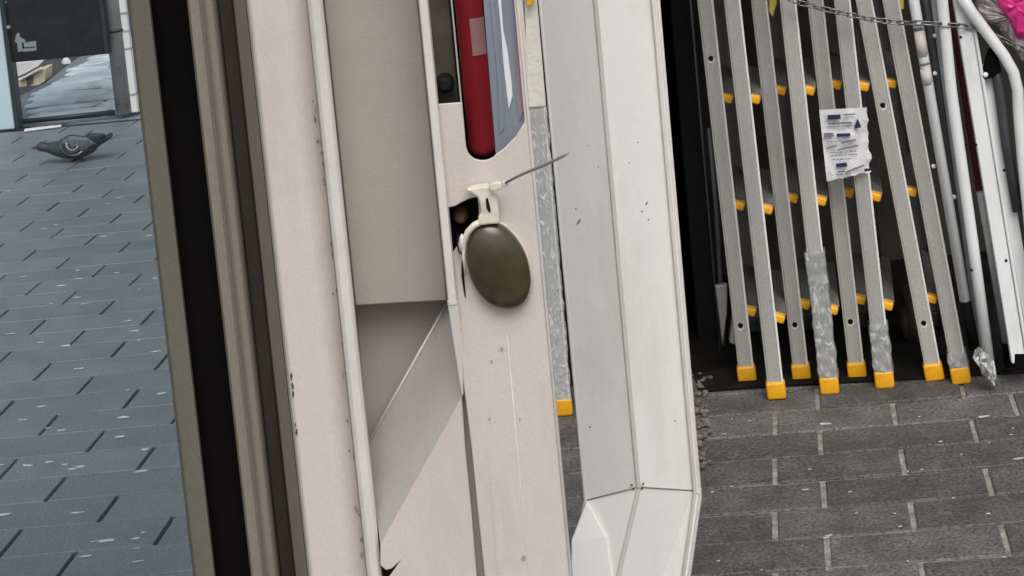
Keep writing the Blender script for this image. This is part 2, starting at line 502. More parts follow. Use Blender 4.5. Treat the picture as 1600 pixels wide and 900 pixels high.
# --- paving beyond the sign, sunlight put into its pale colour
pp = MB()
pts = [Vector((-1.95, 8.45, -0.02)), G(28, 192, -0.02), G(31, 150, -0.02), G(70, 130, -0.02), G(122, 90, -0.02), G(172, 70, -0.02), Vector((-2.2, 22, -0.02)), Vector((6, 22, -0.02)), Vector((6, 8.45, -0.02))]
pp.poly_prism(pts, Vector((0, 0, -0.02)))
pp = tag(pp.build('sun_tinted_pavement', 'joint_grey'), kind='structure')
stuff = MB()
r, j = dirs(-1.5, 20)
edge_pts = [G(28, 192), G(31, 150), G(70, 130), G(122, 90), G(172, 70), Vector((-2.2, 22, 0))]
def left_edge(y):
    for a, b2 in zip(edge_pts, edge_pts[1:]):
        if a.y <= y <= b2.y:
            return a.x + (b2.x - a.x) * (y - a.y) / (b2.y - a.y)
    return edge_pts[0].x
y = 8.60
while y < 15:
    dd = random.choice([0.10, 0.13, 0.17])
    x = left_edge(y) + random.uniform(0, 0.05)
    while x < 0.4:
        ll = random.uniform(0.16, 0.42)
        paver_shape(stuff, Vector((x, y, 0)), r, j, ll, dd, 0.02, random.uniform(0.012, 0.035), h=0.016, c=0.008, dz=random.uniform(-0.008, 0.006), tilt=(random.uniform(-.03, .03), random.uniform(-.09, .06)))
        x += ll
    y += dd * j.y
tag(stuff.build('paver_field', 'paver_sun', pp), kind='stuff')

# ================================================================== SHOP STRUCTURE (back wall, black side panel, unseen roof added for shade)
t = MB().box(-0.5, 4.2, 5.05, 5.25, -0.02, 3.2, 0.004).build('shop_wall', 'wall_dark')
tag(t, 'dark shop wall far behind the row of ladders', 'wall')
cp = thing('shade_canopy', (1.8, 3.6, 2.56), 'unseen grey roof added to shade the ladders and the wall', 'shade_canopy')
MB().box(-0.45, 4.2, 3.05, 5.25, 2.56, 2.68, 0.01).build('shade_roof_board', 'shade_canopy', cp)  # unseen roof, its height and front edge set to shade the ladders
MB().box(-0.45, 4.2, 2.99, 3.045, 2.5, 2.7, 0.006).build('shade_fascia', 'shade_canopy', cp)

dp = thing('display_panel', (CX(1075, 4.4), 4.4, 0), 'tall black side panel between the white post and the first ladder', 'panel')
xa, xb = CX(1010, 4.3), CX(1128, 4.30)
MB().box(xa - 0.45, xb - 0.10, 4.28, 5.0, 0, 2.55, 0.003).build('board', 'black', dp)
p0, p1 = P(1079, 0, 4.26), P(1108, 340, 4.26)
dv = (p1 - p0)
MB().tube([p0 - dv * 1.1, p1 + dv * 0.62], 0.003, 6).build('edge_trim', 'darktube', dp)
MB().box(xb - 0.05, xb + 0.0, 4.5, 4.9, 0, 2.55, 0.003).build('return_board', 'black', dp)

# grey folded pieces lying in the dark behind the first ladder
t = thing('folded_stand', G(1135, 552), 'dark grey folded stand leaning in the shadow left of the first ladder', 'stand')
MB().poly_prism([P(1118, 448, 4.22), P(1137, 444, 4.22), P(1136, 490, 4.22), P(1129, 540, 4.22)], Vector((0, 0.02, 0)), 0.002).build('side_plate', 'alu_back', t)
MB().poly_prism([P(1145, 492, 4.2), P(1152, 498, 4.2), P(1152, 540, 4.2), P(1140, 536, 4.2)], Vector((0, 0.02, 0)), 0.002).build('foot_plate', 'alu_back', t)
MB().tube([P(1108, 200, 4.25), P(1120, 330, 4.25), P(1131, 540, 4.25)], 0.006, 8).build('leg', 'darktube', t)

# ================================================================== LEFT WINDOW
ZT = 2.42
swx = CX(262, 1.80)
sw = thing('shop_window', (-1.0, 1.8, 0), 'tall shop window with a bluish pane in a dull olive frame, pavement seen through it', 'window')
MB().box(-1.85, CX(262, 1.80), 1.797, 1.803, 0.42, ZT - 0.05).build('glass_pane', 'glass', sw)
MB().column([(250, 1.792), (254, 1.776), (283, 1.766), (286, 1.772), (286, 1.86), (250, 1.86)], 0.02, ZT, 0.0012).build('stile', 'olive', sw)
MB().box(-1.93, -1.85, 1.766, 1.86, 0.02, ZT, 0.002).build('stile', 'olive', sw)
MB().box(-1.849, CX(250, 1.79) - 0.002, 1.77, 1.86, 0.30, 0.42, 0.002).build('bottom_rail', 'olive', sw)
MB().box(-1.849, CX(250, 1.79) - 0.002, 1.77, 1.86, ZT - 0.05, ZT, 0.002).build('top_rail', 'olive', sw)
MB().box(-1.849, CX(250, 1.79) - 0.002, 1.785, 1.85, 0.02, 0.298, 0.002).build('kick_panel', 'taupe', sw)
MB().column([(284.6, 1.79), (343.5, 1.79), (343.5, 1.855), (284.6, 1.855)], 0.02, ZT, 0.001).build('gasket', 'rubber', sw)

# ================================================================== MOULDED JAMB
jb = thing('door_jamb', (CX(430, 1.8), 1.8, 0), 'weathered jamb with taupe mouldings and a wide cream face between window and metal cabinet', 'door jamb')
prof = [(342, 1.90), (342, 1.752), (345, 1.742), (360, 1.742), (363, 1.738)]
for q in range(0, 9):
    a = pi * q / 8
    prof.append((364 + 12 - 12 * cos(a), 1.738 - 0.016 * sin(a)))
prof += [(388.6, 1.752), (391, 1.825), (410, 1.835), (412.5, 1.755), (414, 1.736), (432, 1.722), (432, 1.90)]
o = MB().column(prof, 0, 2.5, 0.0006).build('moulding', 'taupe', jb)
o = MB().column([(433, 1.9), (433, 1.672), (436, 1.66), (440, 1.657), (484, 1.657), (490, 1.6574), (496, 1.6585), (502, 1.6605), (508, 1.6633), (514, 1.6670), (519, 1.6705), (523, 1.673), (526.5, 1.675), (526.5, 1.9)], 0, 2.5, 0.0008).build('face_board', 'cream', jb)
o = MB().column([(526.6, 1.9), (526.6, 1.662), (528, 1.655), (533, 1.652), (545, 1.652), (550, 1.655), (551.5, 1.661), (551.5, 1.9)], 0, 2.5, 0.0004).build('edge_strip', 'white', jb)
MB().box(CX(332, 1.92), CX(553, 1.92), 1.902, 1.94, 0, 2.5, 0.002).build('backing_board', 'taupe', jb)
for (px, py, w_, h_) in [(455, 588, 2.2, 6), (457, 603, 2.0, 5), (458, 615, 1.6, 6), (463, 676, 2, 5), (461, 664, 1.2, 3)]:
    pts = []
    for q in range(9):
        a = 2 * pi * q / 9
        k = random.uniform(0.6, 1.2)
        pts.append((px + cos(a) * w_ * k, py + sin(a) * h_ * k))
    MB().plate(pts, 1.6562, 0.006, 0).build('paint_chip', 'inner', jb)
# flaked paint along the joint with the edge strip
mb = MB()
for q in range(30):
    py = random.uniform(120, 870)
    px = 527 + (py - 450) * 0.105 - random.uniform(0.5, 9)
    pts = []
    w_, h_ = random.uniform(0.4, 1.3), random.uniform(1.2, 5)
    for z in range(7):
        a = 2 * pi * z / 7
        k = random.uniform(0.6, 1.3)
        pts.append((px + cos(a) * w_ * k, py + sin(a) * h_ * k))
    b0 = 527 + (py - 450) * 0.105
    yy = 1.6708 - (b0 - px - 7) * 0.0006 if b0 - px > 7 else 1.675 - (b0 - px) * 0.0006
    mb.plate(pts, yy - 0.0012, 0.004, 0)
tag(mb.build('flaked_paint', 'taupe', jb), kind='stuff')

# ================================================================== METAL CABINET
cb = thing('metal_cabinet', (CX(700, 1.8), 1.8, 0), 'cream sheet metal cabinet with a slanted ledge, slotted front plate and lock hole', 'cabinet')
def vert(px, py, y2):
    """pixel x at row y2 of the upright line through (px, py)"""
    q = P(px, py, 1.64)
    lo = P(px, y2, 1.64)
    return px + (y2 - py) * (0.0985 - (px - 700) * 3.6e-5)
TOP, BOT = -900, 2200
# carcass: back, sides, dark inside
MB().box(CX(552, 1.80), CX(851, 1.80) - 0.002, 1.86, 1.95, 0, 2.4, 0.002).build('back', 'inner', cb)
MB().box(CX(853, 1.66) - 0.004, CX(853, 1.66) - 0.002, 1.642, 1.86, 0, 2.4, 0).build('side_sheet', 'cream', cb)
# upper panel (stone grey) and the inner panel seen under it
pts = [(vert(552.8, 450, TOP), TOP), (vert(696.5, 450, TOP), TOP), (698.6, 470), (628, 473.5), (555.5, 478)]
MB().plate(pts, 1.695, 0.012, 0.0012).build('upper_panel', 'panel', cb)
MB().plate([(553, 452), (712, 452), (740, 900), (790, BOT), (640, BOT), (594, 900)], 1.735, 0.006, 0.0008).build('inner_panel', 'panel', cb)
# slanted ledge with a raised lip
A, B_, C_, D_ = P(573, 693, 1.725), P(699, 471, 1.725), P(722, 620, 1.648), P(594, 853, 1.648)
nrm = (B_ - A).cross(D_ - A).normalized()
if nrm.y < 0: nrm = -nrm
MB().poly_prism([A, B_, C_, D_], nrm * 0.002, 0.0006).build('slanted_ledge', 'ledge', cb)
MB().tube([A + Vector((0.001, -0.003, 0.000)), B_ + Vector((0, -0.003, 0.0))], 0.0014, 8).build('ledge_lip', 'white', cb)
# lower plate with the torn notch at the bottom left
pts = [(722, 620), (594, 853), (594.5, 884), (603, 891), (612, 889), (627, 875), (606, 905), (597, 925), (vert(597, 900, BOT), BOT), (vert(745, 900, BOT), BOT), (745, 900), (737, 800), (727, 700)]
MB().plate(pts, 1.645, 0.003, 0.0007).build('lower_plate', 'cream', cb)
# recessed seam strip between the two plates
MB().plate([(716, 530), (738, 530), (764, 900), (vert(764, 900, BOT), BOT), (vert(738, 900, BOT), BOT), (738, 900)], 1.6535, 0.003, 0.0005).build('seam_strip', 'panel', cb)
# front plate with its slot and the lock hole cut out
def arc(cx, cy, rx, ry, a0, a1, n):
    return [(cx + rx * cos(radians(a0 + (a1 - a0) * q / n)), cy + ry * sin(radians(a0 + (a1 - a0) * q / n))) for q in range(n + 1)]
pts = [(vert(815, 0, TOP), TOP), (vert(851, 450, TOP), TOP), (851, 450), (vert(851, 450, BOT), BOT), (vert(757.5, 900, BOT), BOT), (757.5, 900), (747, 800), (737, 700), (724.5, 600), (721, 548), (716, 535),
       (712, 470), (709, 420), (706, 398), (719, 376), (729, 362), (742, 350), (749, 342), (748, 324), (746, 308), (733, 311), (722, 316), (712, 322), (696, 326),
       (692, 260), (683, 163), (722, 160), (728, 228)]
pts += arc(754, 230, 25, 21, 175, 30, 8)
pts += [(788, 232), (806, 213), (819, 192), (823, 170), (822, 80)]
MB().plate(pts, 1.637, 0.003, 0.0008).build('front_plate', 'cream', cb)
o = MB().tube([Vector((CX(850.5, 1.636), 1.6365, 0.0)), Vector((CX(850.5, 1.636), 1.6365, 2.4))], 0.0016, 8).build('edge_lip', 'white', cb)
# proud lip left of the front plate
zb = P(702, 476, 1.63).z
MB().column([(697.5, 1.70), (697.5, 1.632), (699, 1.627), (711, 1.627), (713.5, 1.632), (713.5, 1.70)], zb, 2.4, 0.0005).build('proud_lip', 'white', cb)
MB().poly_prism([P(698.5, 470, 1.6275), P(715, 470, 1.6275), P(725, 545, 1.636), P(724, 618, 1.6405), P(721, 618, 1.641)], Vector((0, 0.006, 0)), 0.0008).build('lip_tail', 'white', cb)
# faint pressed creases in the front plate
for (a, b2) in (((792, 520), (826, 900)),):
    pa, pb = P(*a, 1.6368), P(*b2, 1.6368)
    MB().tube([pa, pb, pb + (pb - pa) * 1.6], 0.0006, 6, flat=0.25).build('crease', 'cream', cb)
pa, pb = P(752, 560, 1.6378), P(785, 900, 1.6378)
MB().tube([pa - (pb - pa) * 0.25, pa + (pb - pa) * 0.1, pa + (pb - pa) * 0.5, pb, pb + (pb - pa) * 1.6], [0.0004, 0.0022, 0.0045, 0.0062, 0.0065], 14, flat=0.28).build('pressed_fold', 'cream', cb)
# small dents and scuffs of the front plate
for (px, py, s_) in [(784, 545, 3), (768, 565, 2), (818, 872, 4), (812, 655, 1.5), (765, 655, 2)]:
    MB().plate([(px - s_, py + 1), (px, py - s_ * 1.3), (px + s_ * 0.9, py - 1), (px + s_ * 0.3, py + s_ * 1.4)], 1.6362, 0.002, 0).build('scuff', 'panel', cb)
# slot interior
MB().column([(713, 1.698), (744, 1.698), (744, 1.71), (713, 1.71)], P(700, 166, 1.69).z, 2.4).build('slot_back', 'olivedark', cb)
MB().column([(744, 1.676), (746.5, 1.676), (746.5, 1.71), (744, 1.71)], P(715, 160, 1.69).z, 2.4).build('slot_rib', 'black', cb)
MB().column([(747.5, 1.658), (750, 1.658), (750, 1.71), (747.5, 1.71)], P(715, 160, 1.69).z, 2.4).build('slot_rib', 'cream', cb)
kp = P(695, 130, 1.68)
MB().tube([kp + Vector((0, 0.01, 0)), kp, kp + Vector((0, -0.008, 0)), kp + Vector((0, -0.012, 0))], [0.008, 0.009, 0.008, 0.004], 14).build('slot_knob', 'black', cb)
# blue grey plastic in the right of the slot
ps = MB().plate([(vert(778, 100, TOP), TOP), (vert(823, 100, TOP), TOP), (825, 205), (800, 245), (775, 250)], 1.648, 0.003, 0.0005).build('plastic_insert', 'bluegrey', cb)
MB().plate([(778, 0), (783, 0), (787, 50), (793, 78), (800, 132), (801, 150), (795, 172), (791, 140), (786, 95), (783, 50)], 1.6465, 0.0018, 0.0004).build('streak', 'streak', ps)  # white highlight on the plastic, painted as a thin strip
MB().plate([(765, 0), (773, 0), (786, 140), (788, 200), (781, 210), (776, 110)], 1.6468, 0.0014, 0.0003).build('streak', 'bluegrey', ps)
MB().plate([(803, 0), (820, 0), (823, 90), (821, 165), (812, 190), (806, 150)], 1.6466, 0.0013, 0.0003).build('tinted_strip', 'mauve', ps)
# lock hole: dark inside, rusty bolt
MB().plate([(690, 300), (755, 300), (758, 420), (700, 470)], 1.68, 0.002, 0).build('lock_recess', 'hole', cb)
kp = P(720, 339, 1.665)
MB().tube([kp + Vector((0, 0.016, 0)), kp + Vector((0, 0.002, 0)), kp + Vector((0, -0.003, 0)), kp + Vector((0, -0.006, 0))], [0.0065, 0.007, 0.0058, 0.003], 12).build('bolt', 'rust', cb)
mb = MB()
mb.tube([P(722, 408, 1.6355), P(723, 430, 1.6355), P(727, 464, 1.6355)], [0.0006, 0.0014, 0.0006], 6).build('slit', 'hole', cb)

# ---- red tube standing in the slot
rt = thing('red_tube', P(754, 245, 1.652), 'dark red round ended tube hanging upright in the slot of the cream cabinet', 'tube')
Yc, rr_ = 1.652, 0.0124
xc = CX(774.8, Yc)
zb = P(754, 249, Yc - 0.008).z + rr_
path, rad = [], []
for q in range(7):
    a = pi / 2 * q / 6
    path.append((xc, Yc, zb - rr_ * cos(a))); rad.append(max(0.0006, rr_ * sin(a)))
path.append((xc, Yc, 2.35)); rad.append(rr_)
MB().tube(path, rad, 28).build('tube_body', 'red', rt)
z0, z1 = P(748, 83, Yc).z, P(748, 25, Yc).z
rows = []
for q in range(8):
    a = radians(-92 + 70 * q / 7)
    rows.append([Vector((xc + cos(a) * (rr_ + e), Yc + sin(a) * (rr_ + e), z)) for (e, z) in ((0.0003, z0), (0.0007, z0), (0.0007, z1), (0.0003, z1))])
MB().rings(rows, smooth=False).build('label', 'redlabel', rt)

# ---- oval dome on its clip
kb = thing('oval_knob', P(778, 480, 1.625), 'dark olive oval dome below an ivory clip on the cream cabinet', 'knob')
c0 = P(778.5, 415, 1.628)
ux = (P(788.5, 411.5, 1.628) - c0); k_ = 1 / 10.6
ax = (P(778.5 + 100, 415 + 0.02 * 100, 1.628) - c0) / 100
az = (P(778.5 + 0.19 * 100, 415 + 0.985 * 100, 1.628) - c0) / 100
def dome_pt(a, f, dy):
    c, s_ = cos(a), sin(a)
    # slightly squared egg: broad at the lower right, flattened at the top
    e = 0.92
    x = math.copysign(abs(c) ** e, c) * 48.5
    y = math.copysign(abs(s_) ** e, s_) * 69
    if s_ < 0: x *= 1 - 0.13 * (-s_) ** 1.5; y *= 0.985
    else: x *= 1 + 0.03 * s_
    return c0 + ax * (x * f) + az * (y * f) + Vector((0, dy, 0))
def oval(prof, n=48):
    return [[dome_pt(2 * pi * q / n, f, dy) for q in range(n)] for f, dy in prof]
MB().rings(oval([(1.0, 0.006), (1.005, 0.002), (0.995, -0.001), (0.965, -0.0034), (0.90, -0.0056), (0.75, -0.0080), (0.55, -0.0098), (0.30, -0.0112), (0.20, -0.0116), (0.10, -0.0118), (0.01, -0.0119)])).build('dome', 'dome', kb)
MB().rings(oval([(1.055, 0.0095), (1.06, 0.006), (1.035, 0.0042), (0.98, 0.0042), (0.97, 0.0095)])).build('collar', 'clip', kb)
cl = MB()
clip_out = [(734, 301), (728, 297), (740, 293), (752, 291), (766, 291), (768, 299), (775, 304), (778, 318), (780, 334), (781, 350), (764, 351), (748, 353), (747, 340), (752, 334), (750, 320), (747, 309)]
o = cl.plate(clip_out, 1.620, 0.012, 0.0018, 2).build('clip', 'clip', kb)
MB().plate([(759, 311), (762, 309), (765, 320), (767, 331), (764, 332), (760, 325)], 1.6192, 0.002, 0).build('slot', 'hole', o)
MB().tube([P(752, 346, 1.624), P(741, 352, 1.624), P(731, 362, 1.624), P(725, 376, 1.625), P(724, 400, 1.626), P(727, 430, 1.627)], [0.0030, 0.003, 0.0028, 0.002, 0.0014, 0.0008], 10).build('clip_arm', 'clip', kb)
MB().rings([[P(722 + 5.2 * f * cos(a), 379 + 14 * f * sin(a), 1.628 - d) for a in [2 * pi * q / 16 for q in range(16)]] for f, d in ((1, 0), (0.95, 0.003), (0.6, 0.005), (0.1, 0.0056))]).build('bead', 'white', kb)
MB().tube([P(716, 366, 1.63), P(714, 380, 1.63), P(717, 393, 1.629), P(722, 398, 1.628), P(726, 396, 1.628)], 0.0008, 6).build('wire', 'hole', kb)

ct = thing('cable_tie', P(775, 298, 1.615), 'thin grey cable tie with its straight tail sticking out above the oval dome', 'cable tie')
MB().plate([(764, 288), (776, 284), (785, 286), (786, 296), (776, 299), (766, 300)], 1.612, 0.007, 0.0015, 2).build('head', 'clip', ct)
MB().plate([(784, 284), (792, 283), (795, 289), (791, 294), (785, 293)], 1.611, 0.006, 0.0015, 2).build('tip', 'white', ct)
MB().tube([P(790, 285.5, 1.610), P(812, 274, 1.600), P(850, 258, 1.585), P(880, 244, 1.575), P(889, 239, 1.572)], [0.0011, 0.0013, 0.0014, 0.0013, 0.0005], 8).build('tail', 'tie', ct)

# ================================================================== WHITE KINKED POST
po = thing('metal_post', (CX(970, 2.36), 2.36, 0), 'white folded steel post with a centre ridge and a kinked foot beside the cream cabinet', 'post')
prof = [(884, 2.338), (967.5, 2.312), (972.5, 2.312), (1056, 2.345), (1059, 2.340), (1064, 2.340), (1067, 2.346), (1067, 2.47), (884, 2.47)]
kz = [P(917, 781, 2.338).z, P(996, 761, 2.312).z, P(999, 761, 2.312).z, P(1084, 766, 2.345).z, P(1087, 768, 2.34).z, P(1091, 772, 2.34).z, P(1094, 775, 2.346).z, P(1094, 775, 2.47).z, P(917, 781, 2.47).z]
top = [Vector((CX(px, Y), Y, 2.255)) for px, Y in prof]
kin = [Vector((t_.x, t_.y, z)) for t_, z in zip(top, kz)]
zf = 0.01
# the foot splays to the left as it goes down
def splay(v, k):
    f = (v.z - zf)
    return Vector((v.x - f * k, v.y - 0.05, zf))
foot = [splay(v, 0.33 if i < 3 else (0.235 if i < 7 else 0.3)) for i, v in enumerate(kin)]
MB().rings([kin, top], smooth=False).build('upper_channel', 'post', po)
drop = Vector((0, 0, -0.0012))
MB().rings([foot, [v + drop for v in kin]], smooth=False).build('foot_channel', 'post', po)
def rib(a, b, w_=0.0030, h_=0.0024):
    mb = MB()
    prof_ = [(-w_, 0.002), (-w_, -h_ * 0.5), (-w_ * 0.6, -h_), (w_ * 0.6, -h_), (w_, -h_ * 0.5), (w_, 0.002)]
    mb.rings([[p + Vector((x, y, 0)) for x, y in prof_] for p in (a, b)], smooth=False)
    return mb
cR = Vector(((top[2].x - top[1].x) / 2, 0, 0))
rib(kin[1] + cR, top[1] + cR).build('ridge_bead', 'white', po)
rib(foot[1] + cR, kin[1] + cR + Vector((0, 0, -0.002))).build('ridge_bead', 'white', po)
MB().tube([top[4] + Vector((-0.0005, 0, 0)), kin[4], foot[4]], 0.0024, 8).build('edge_bead', 'white', po)
MB().tube([top[6], kin[6], foot[6]], 0.002, 8).build('edge_bead', 'white', po)
MB().tube([top[0], kin[0], foot[0]], 0.0018, 8).build('edge_bead', 'white', po)
# fold seam
MB().tube([kin[0] + Vector((0.003, -0.0010, 0)), kin[1] + Vector((-0.003, -0.0004, 0))], 0.0010, 6).build('fold_seam', 'panel', po)
MB().tube([kin[2] + Vector((0.003, -0.0004, 0)), kin[3] + Vector((0, -0.0004, 0))], 0.0008, 6).build('fold_seam', 'panel', po)
for dx, dz in ((-0.006, 0.003), (0.006, 0.003), (0.004, -0.003), (-0.004, -0.002)):
    q = kin[1] + Vector((0.001 + dx, -0.001, dz))
    MB().tube([q, q + Vector((0.003 if dx > 0 else -0.003, 0.0008, 0.0012))], 0.0009, 6).build('weld_mark', 'inner', po)
# gusset flap on the left of the foot
MB().poly_prism([P(917, 783, 2.330), P(893, 846, 2.318), P(893, 960, 2.300), P(965, 960, 2.290), P(948, 840, 2.312)], Vector((0, 0.004, 0)), 0.001).build('gusset', 'post', po)
# scuffs
for (px, py, dx, dy) in [(905, 345, 7, -11), (1010, 318, 4, -6), (1003, 330, 3, 2), (1013, 343, 3, -2), (935, 260, 1.5, 1), (919, 227, 1, 1), (983, 254, 1.2, 1), (900, 326, 2, 1), (922, 667, 3, -1), (1055, 657, 1.5, 1), (997, 222, 1.3, 1), (995, 820, 1.5, 1)]:
    if px < 952 + (py - 450) * .088 + 18:
        e0 = 970 + (py - 450) * 0.0885
        yy = 2.338 - 0.026 * max(0, 1 - (e0 - px) / 86.0) - 0.0006
    else:
        e0 = 970 + (py - 450) * 0.0885
        yy = 2.312 + 0.033 * min(1, (px - e0) / 86.0) - 0.0006
    MB().tube([P(px - dx / 2, py - dy / 2, yy), P(px, py + 0.5, yy), P(px + dx / 2, py + dy / 2, yy)], [0.0005, 0.0011, 0.0005], 6).build('scuff', 'olivedark', po)

# rubble in the crack beside the post
mb = MB()
for q in range(70):
    px, py = random.gauss(1096, 6), random.uniform(585, 735)
    c = G(px, py, 0.003)
    s_ = random.uniform(0.002, 0.008)
    ph = random.random() * 9
    rings_ = []
    for a in (-0.9, -0.35, 0.25, 0.8):
        rings_.append([c + Vector((cos(b2) * s_ * cos(a) * (0.8 + .4 * random.random()), sin(b2) * s_ * cos(a) * (.8 + .4 * random.random()), s_ * (sin(a) + .8) * 0.8)) for b2 in [2 * pi * z / 6 + ph for z in range(6)]])
    mb.rings(rings_, smooth=False)
tag(mb.build('rubble', 'pebble'), kind='stuff')

# ================================================================== LADDERS
ST_W, ST_D, LZ = 0.036, 0.022, 1.62
def stringer_mesh():
    mb = MB()
    mb.box(-ST_W / 2 + 0.0042, ST_W / 2 - 0.0052, -ST_D / 2, ST_D / 2, 0.030, LZ, 0.0006, 1)
    mb.box(-ST_W / 2, -ST_W / 2 + 0.0038, -ST_D / 2 - 0.0012, ST_D / 2, 0.030, LZ, 0.0010, 1)
    return mb.mesh('stringer', 'alu')
def lip_mesh():
    mb = MB()
    mb.box(ST_W / 2 - 0.005, ST_W / 2, -ST_D / 2 - 0.0022, ST_D / 2 + 0.001, 0.030, LZ, 0.0014, 2)
    return mb.mesh('lip', 'alu_lip')
def far_mesh():
    mb = MB()
    mb.box(-ST_W / 2, ST_W / 2, -ST_D / 2, ST_D / 2, 0.030, LZ, 0.0016, 2)
    return mb.mesh('stringer', 'alu_back')
def foot_mesh(m='orange'):
    mb = MB()
    mb.box(-0.0215, 0.0215, -0.017, 0.017, 0.0, 0.040, 0.006, 3)
    for f in mb.b.faces: f.smooth = True
    return mb.mesh('foot_cap', m)
RUN = 0.34
def tread_mesh():
    mb = MB()
    R_ = Matrix.Rotation(radians(22), 4, 'Y')
    mb.box(-0.014, 0.012, 0.012, RUN, -0.010, 0.010, 0.002, 1, R_)
    for q in range(3):
        mb.box(-0.011 + q * 0.008, -0.008 + q * 0.008, 0.013, RUN - 0.001, 0.0101, 0.0118, 0, 1, R_)
    return mb.mesh('tread', 'alu_back')
def cap_mesh():
    mb = MB()
    R_ = Matrix.Rotation(radians(22), 4, 'Y')
    mb.box(-0.0155, 0.0095, -0.012, 0.0117, -0.0085, 0.0100, 0.0045, 3, R_)
    for f in mb.b.faces: f.smooth = True
    return mb.mesh('end_cap', 'orange')
def hole_mesh():
    mb = MB()
    mb.tube([(0, 0, 0), (0, -0.0014, 0)], [0.0060, 0.0060], 14)
    return mb.mesh('rivet_hole', 'hole')
def glint_ring_mesh():
    mb = MB()
    rings_ = [[Vector((cos(a) * r_, d, sin(a) * r_)) for a in [2 * pi * z / 16 for z in range(16)]] for r_, d in ((0.0075, 0), (0.0068, -0.0009), (0.0050, -0.0009), (0.0046, 0))]
    mb.rings(rings_, cap=False)
    return mb.mesh('glint_ring', 'alu_lip')
ME = dict(stringer=stringer_mesh(), lip=lip_mesh(), far=far_mesh(), foot=foot_mesh(), foot_far=foot_mesh('darktube'), tread=tread_mesh(), cap=cap_mesh(), hole=hole_mesh(), glint_ring=glint_ring_mesh())

def raw(name, me, parent, mtx):
    o = bpy.data.objects.new(name, me)
    COL.objects.link(o)
    o.parent = parent
    o.matrix_basis = mtx
    return o

def section(root, base_off, top_dir, yaw, t0, holes, ntread=6, fx=-0.004):
    """one leaf of the folded ladder: near stringer, far stringer, treads"""
    zax = top_dir.normalized()
    yax = Vector((sin(yaw), cos(yaw), 0))
    xax = yax.cross(zax).normalized()
    yax = zax.cross(xax)
    R_ = Matrix((xax, yax, zax)).transposed().to_4x4()
    T = Matrix.Translation(base_off) @ R_
    I = Matrix.Identity(4)
    s = raw('stringer', ME['stringer'], root, T)
    raw('lip', ME['lip'], s, I)
    for z in holes:
        raw('rivet_hole', ME['hole'], s, Matrix.Translation((-0.002, -ST_D / 2 - 0.0002, z)))
        raw('glint_ring', ME['glint_ring'], s, Matrix.Translation((-0.0015, -ST_D / 2 + 0.0002, z - 0.0042)))  # added ring: pale glint under the hole put into its colour
    raw('foot_cap', ME['foot'], root, T)
    raw('stringer', ME['far'], root, T @ Matrix.Translation((fx, RUN + 0.012, 0)))  # far rail and cap: shade put into their darker colours
    raw('foot_cap', ME['foot_far'], root, T @ Matrix.Translation((fx, RUN + 0.012, 0)))
    for q in range(ntread):
        t = raw('tread', ME['tread'], root, T @ Matrix.Translation((ST_W / 2 + 0.009, 0, t0 + 0.2505 * q)))
        raw('end_cap', ME['cap'], t, I)
    return T

RCI = RC.transposed()
def pix(p):
    q = RCI @ (Vector(p) - Vector((0, 0, H)))
    return 800 - q.x / q.z * FPX, 450 + SHY * 1600 + q.y / q.z * FPX

def far_yaw(g, d):
    """the ladder's far rail stands in line behind the near one"""
    best = None
    for k in range(-60, 80):
        yw = atan2(g.x, g.y) + k * 0.004
        x, y = pix(g + Vector((sin(yw), cos(yw), 0)) * RUN)
        x0, y0 = pix(g)
        x1, y1 = pix(g + d)
        e = abs(x - (x0 + (x1 - x0) * (y - y0) / (y1 - y0)))
        if best is None or e < best[0]: best = (e, yw)
    return best[1] + 0.01

def ladder(label, A, B, nb=6):
    """A, B: ((foot px, foot py), (px at y=0), first tread height, rivet hole heights)"""
    gA, gB = G(*A[0]), G(*B[0])
    root = thing('step_ladder', gA, label, 'ladder', 'folded aluminium ladders standing in a row')
    Ts = []
    for (ft, tx, t0, holes), g in ((A, gA), (B, gB)):
        tp = P(tx, 0, g.y)
        d = tp - g
        yw = far_yaw(g, d)
        Ts.append(section(root, g - gA, d, yw, t0, holes, fx=0.030 if g is gA else -0.006, ntread=nb if g is gB else 6))
    return root, Ts

GL = []
GL.append(ladder('plastic wrapped ladder glimpsed in the narrow gap between cabinet and white post', ((834, 640), 768, 0.165, []), ((880.5, 647), 825.5, 0.19, []), nb=0))
GL.append(ladder('leftmost ladder of the row, next to the black side panel', ((1168, 596), 1102, 0.165, [0.138, 0.765]), ((1214, 621), 1144, 0.182, [])))
GL.append(ladder('second ladder from the black panel, with crinkled plastic film on its lower rail', ((1253, 593), 1186, 0.176, [0.135]), ((1297, 613), 1231, 0.190, [])))
GL.append(ladder('ladder with a white crumpled paper label stuck across both rails', ((1340, 590), 1274, 0.182, [0.137]), ((1383, 604), 1316, 0.187, [])))
GL.append(ladder('most tilted ladder, rightmost of the row beside the white tubes', ((1461, 592), 1350, 0.186, [0.137, 0.645]), ((1503, 597), 1392, 0.20, []), nb=0))

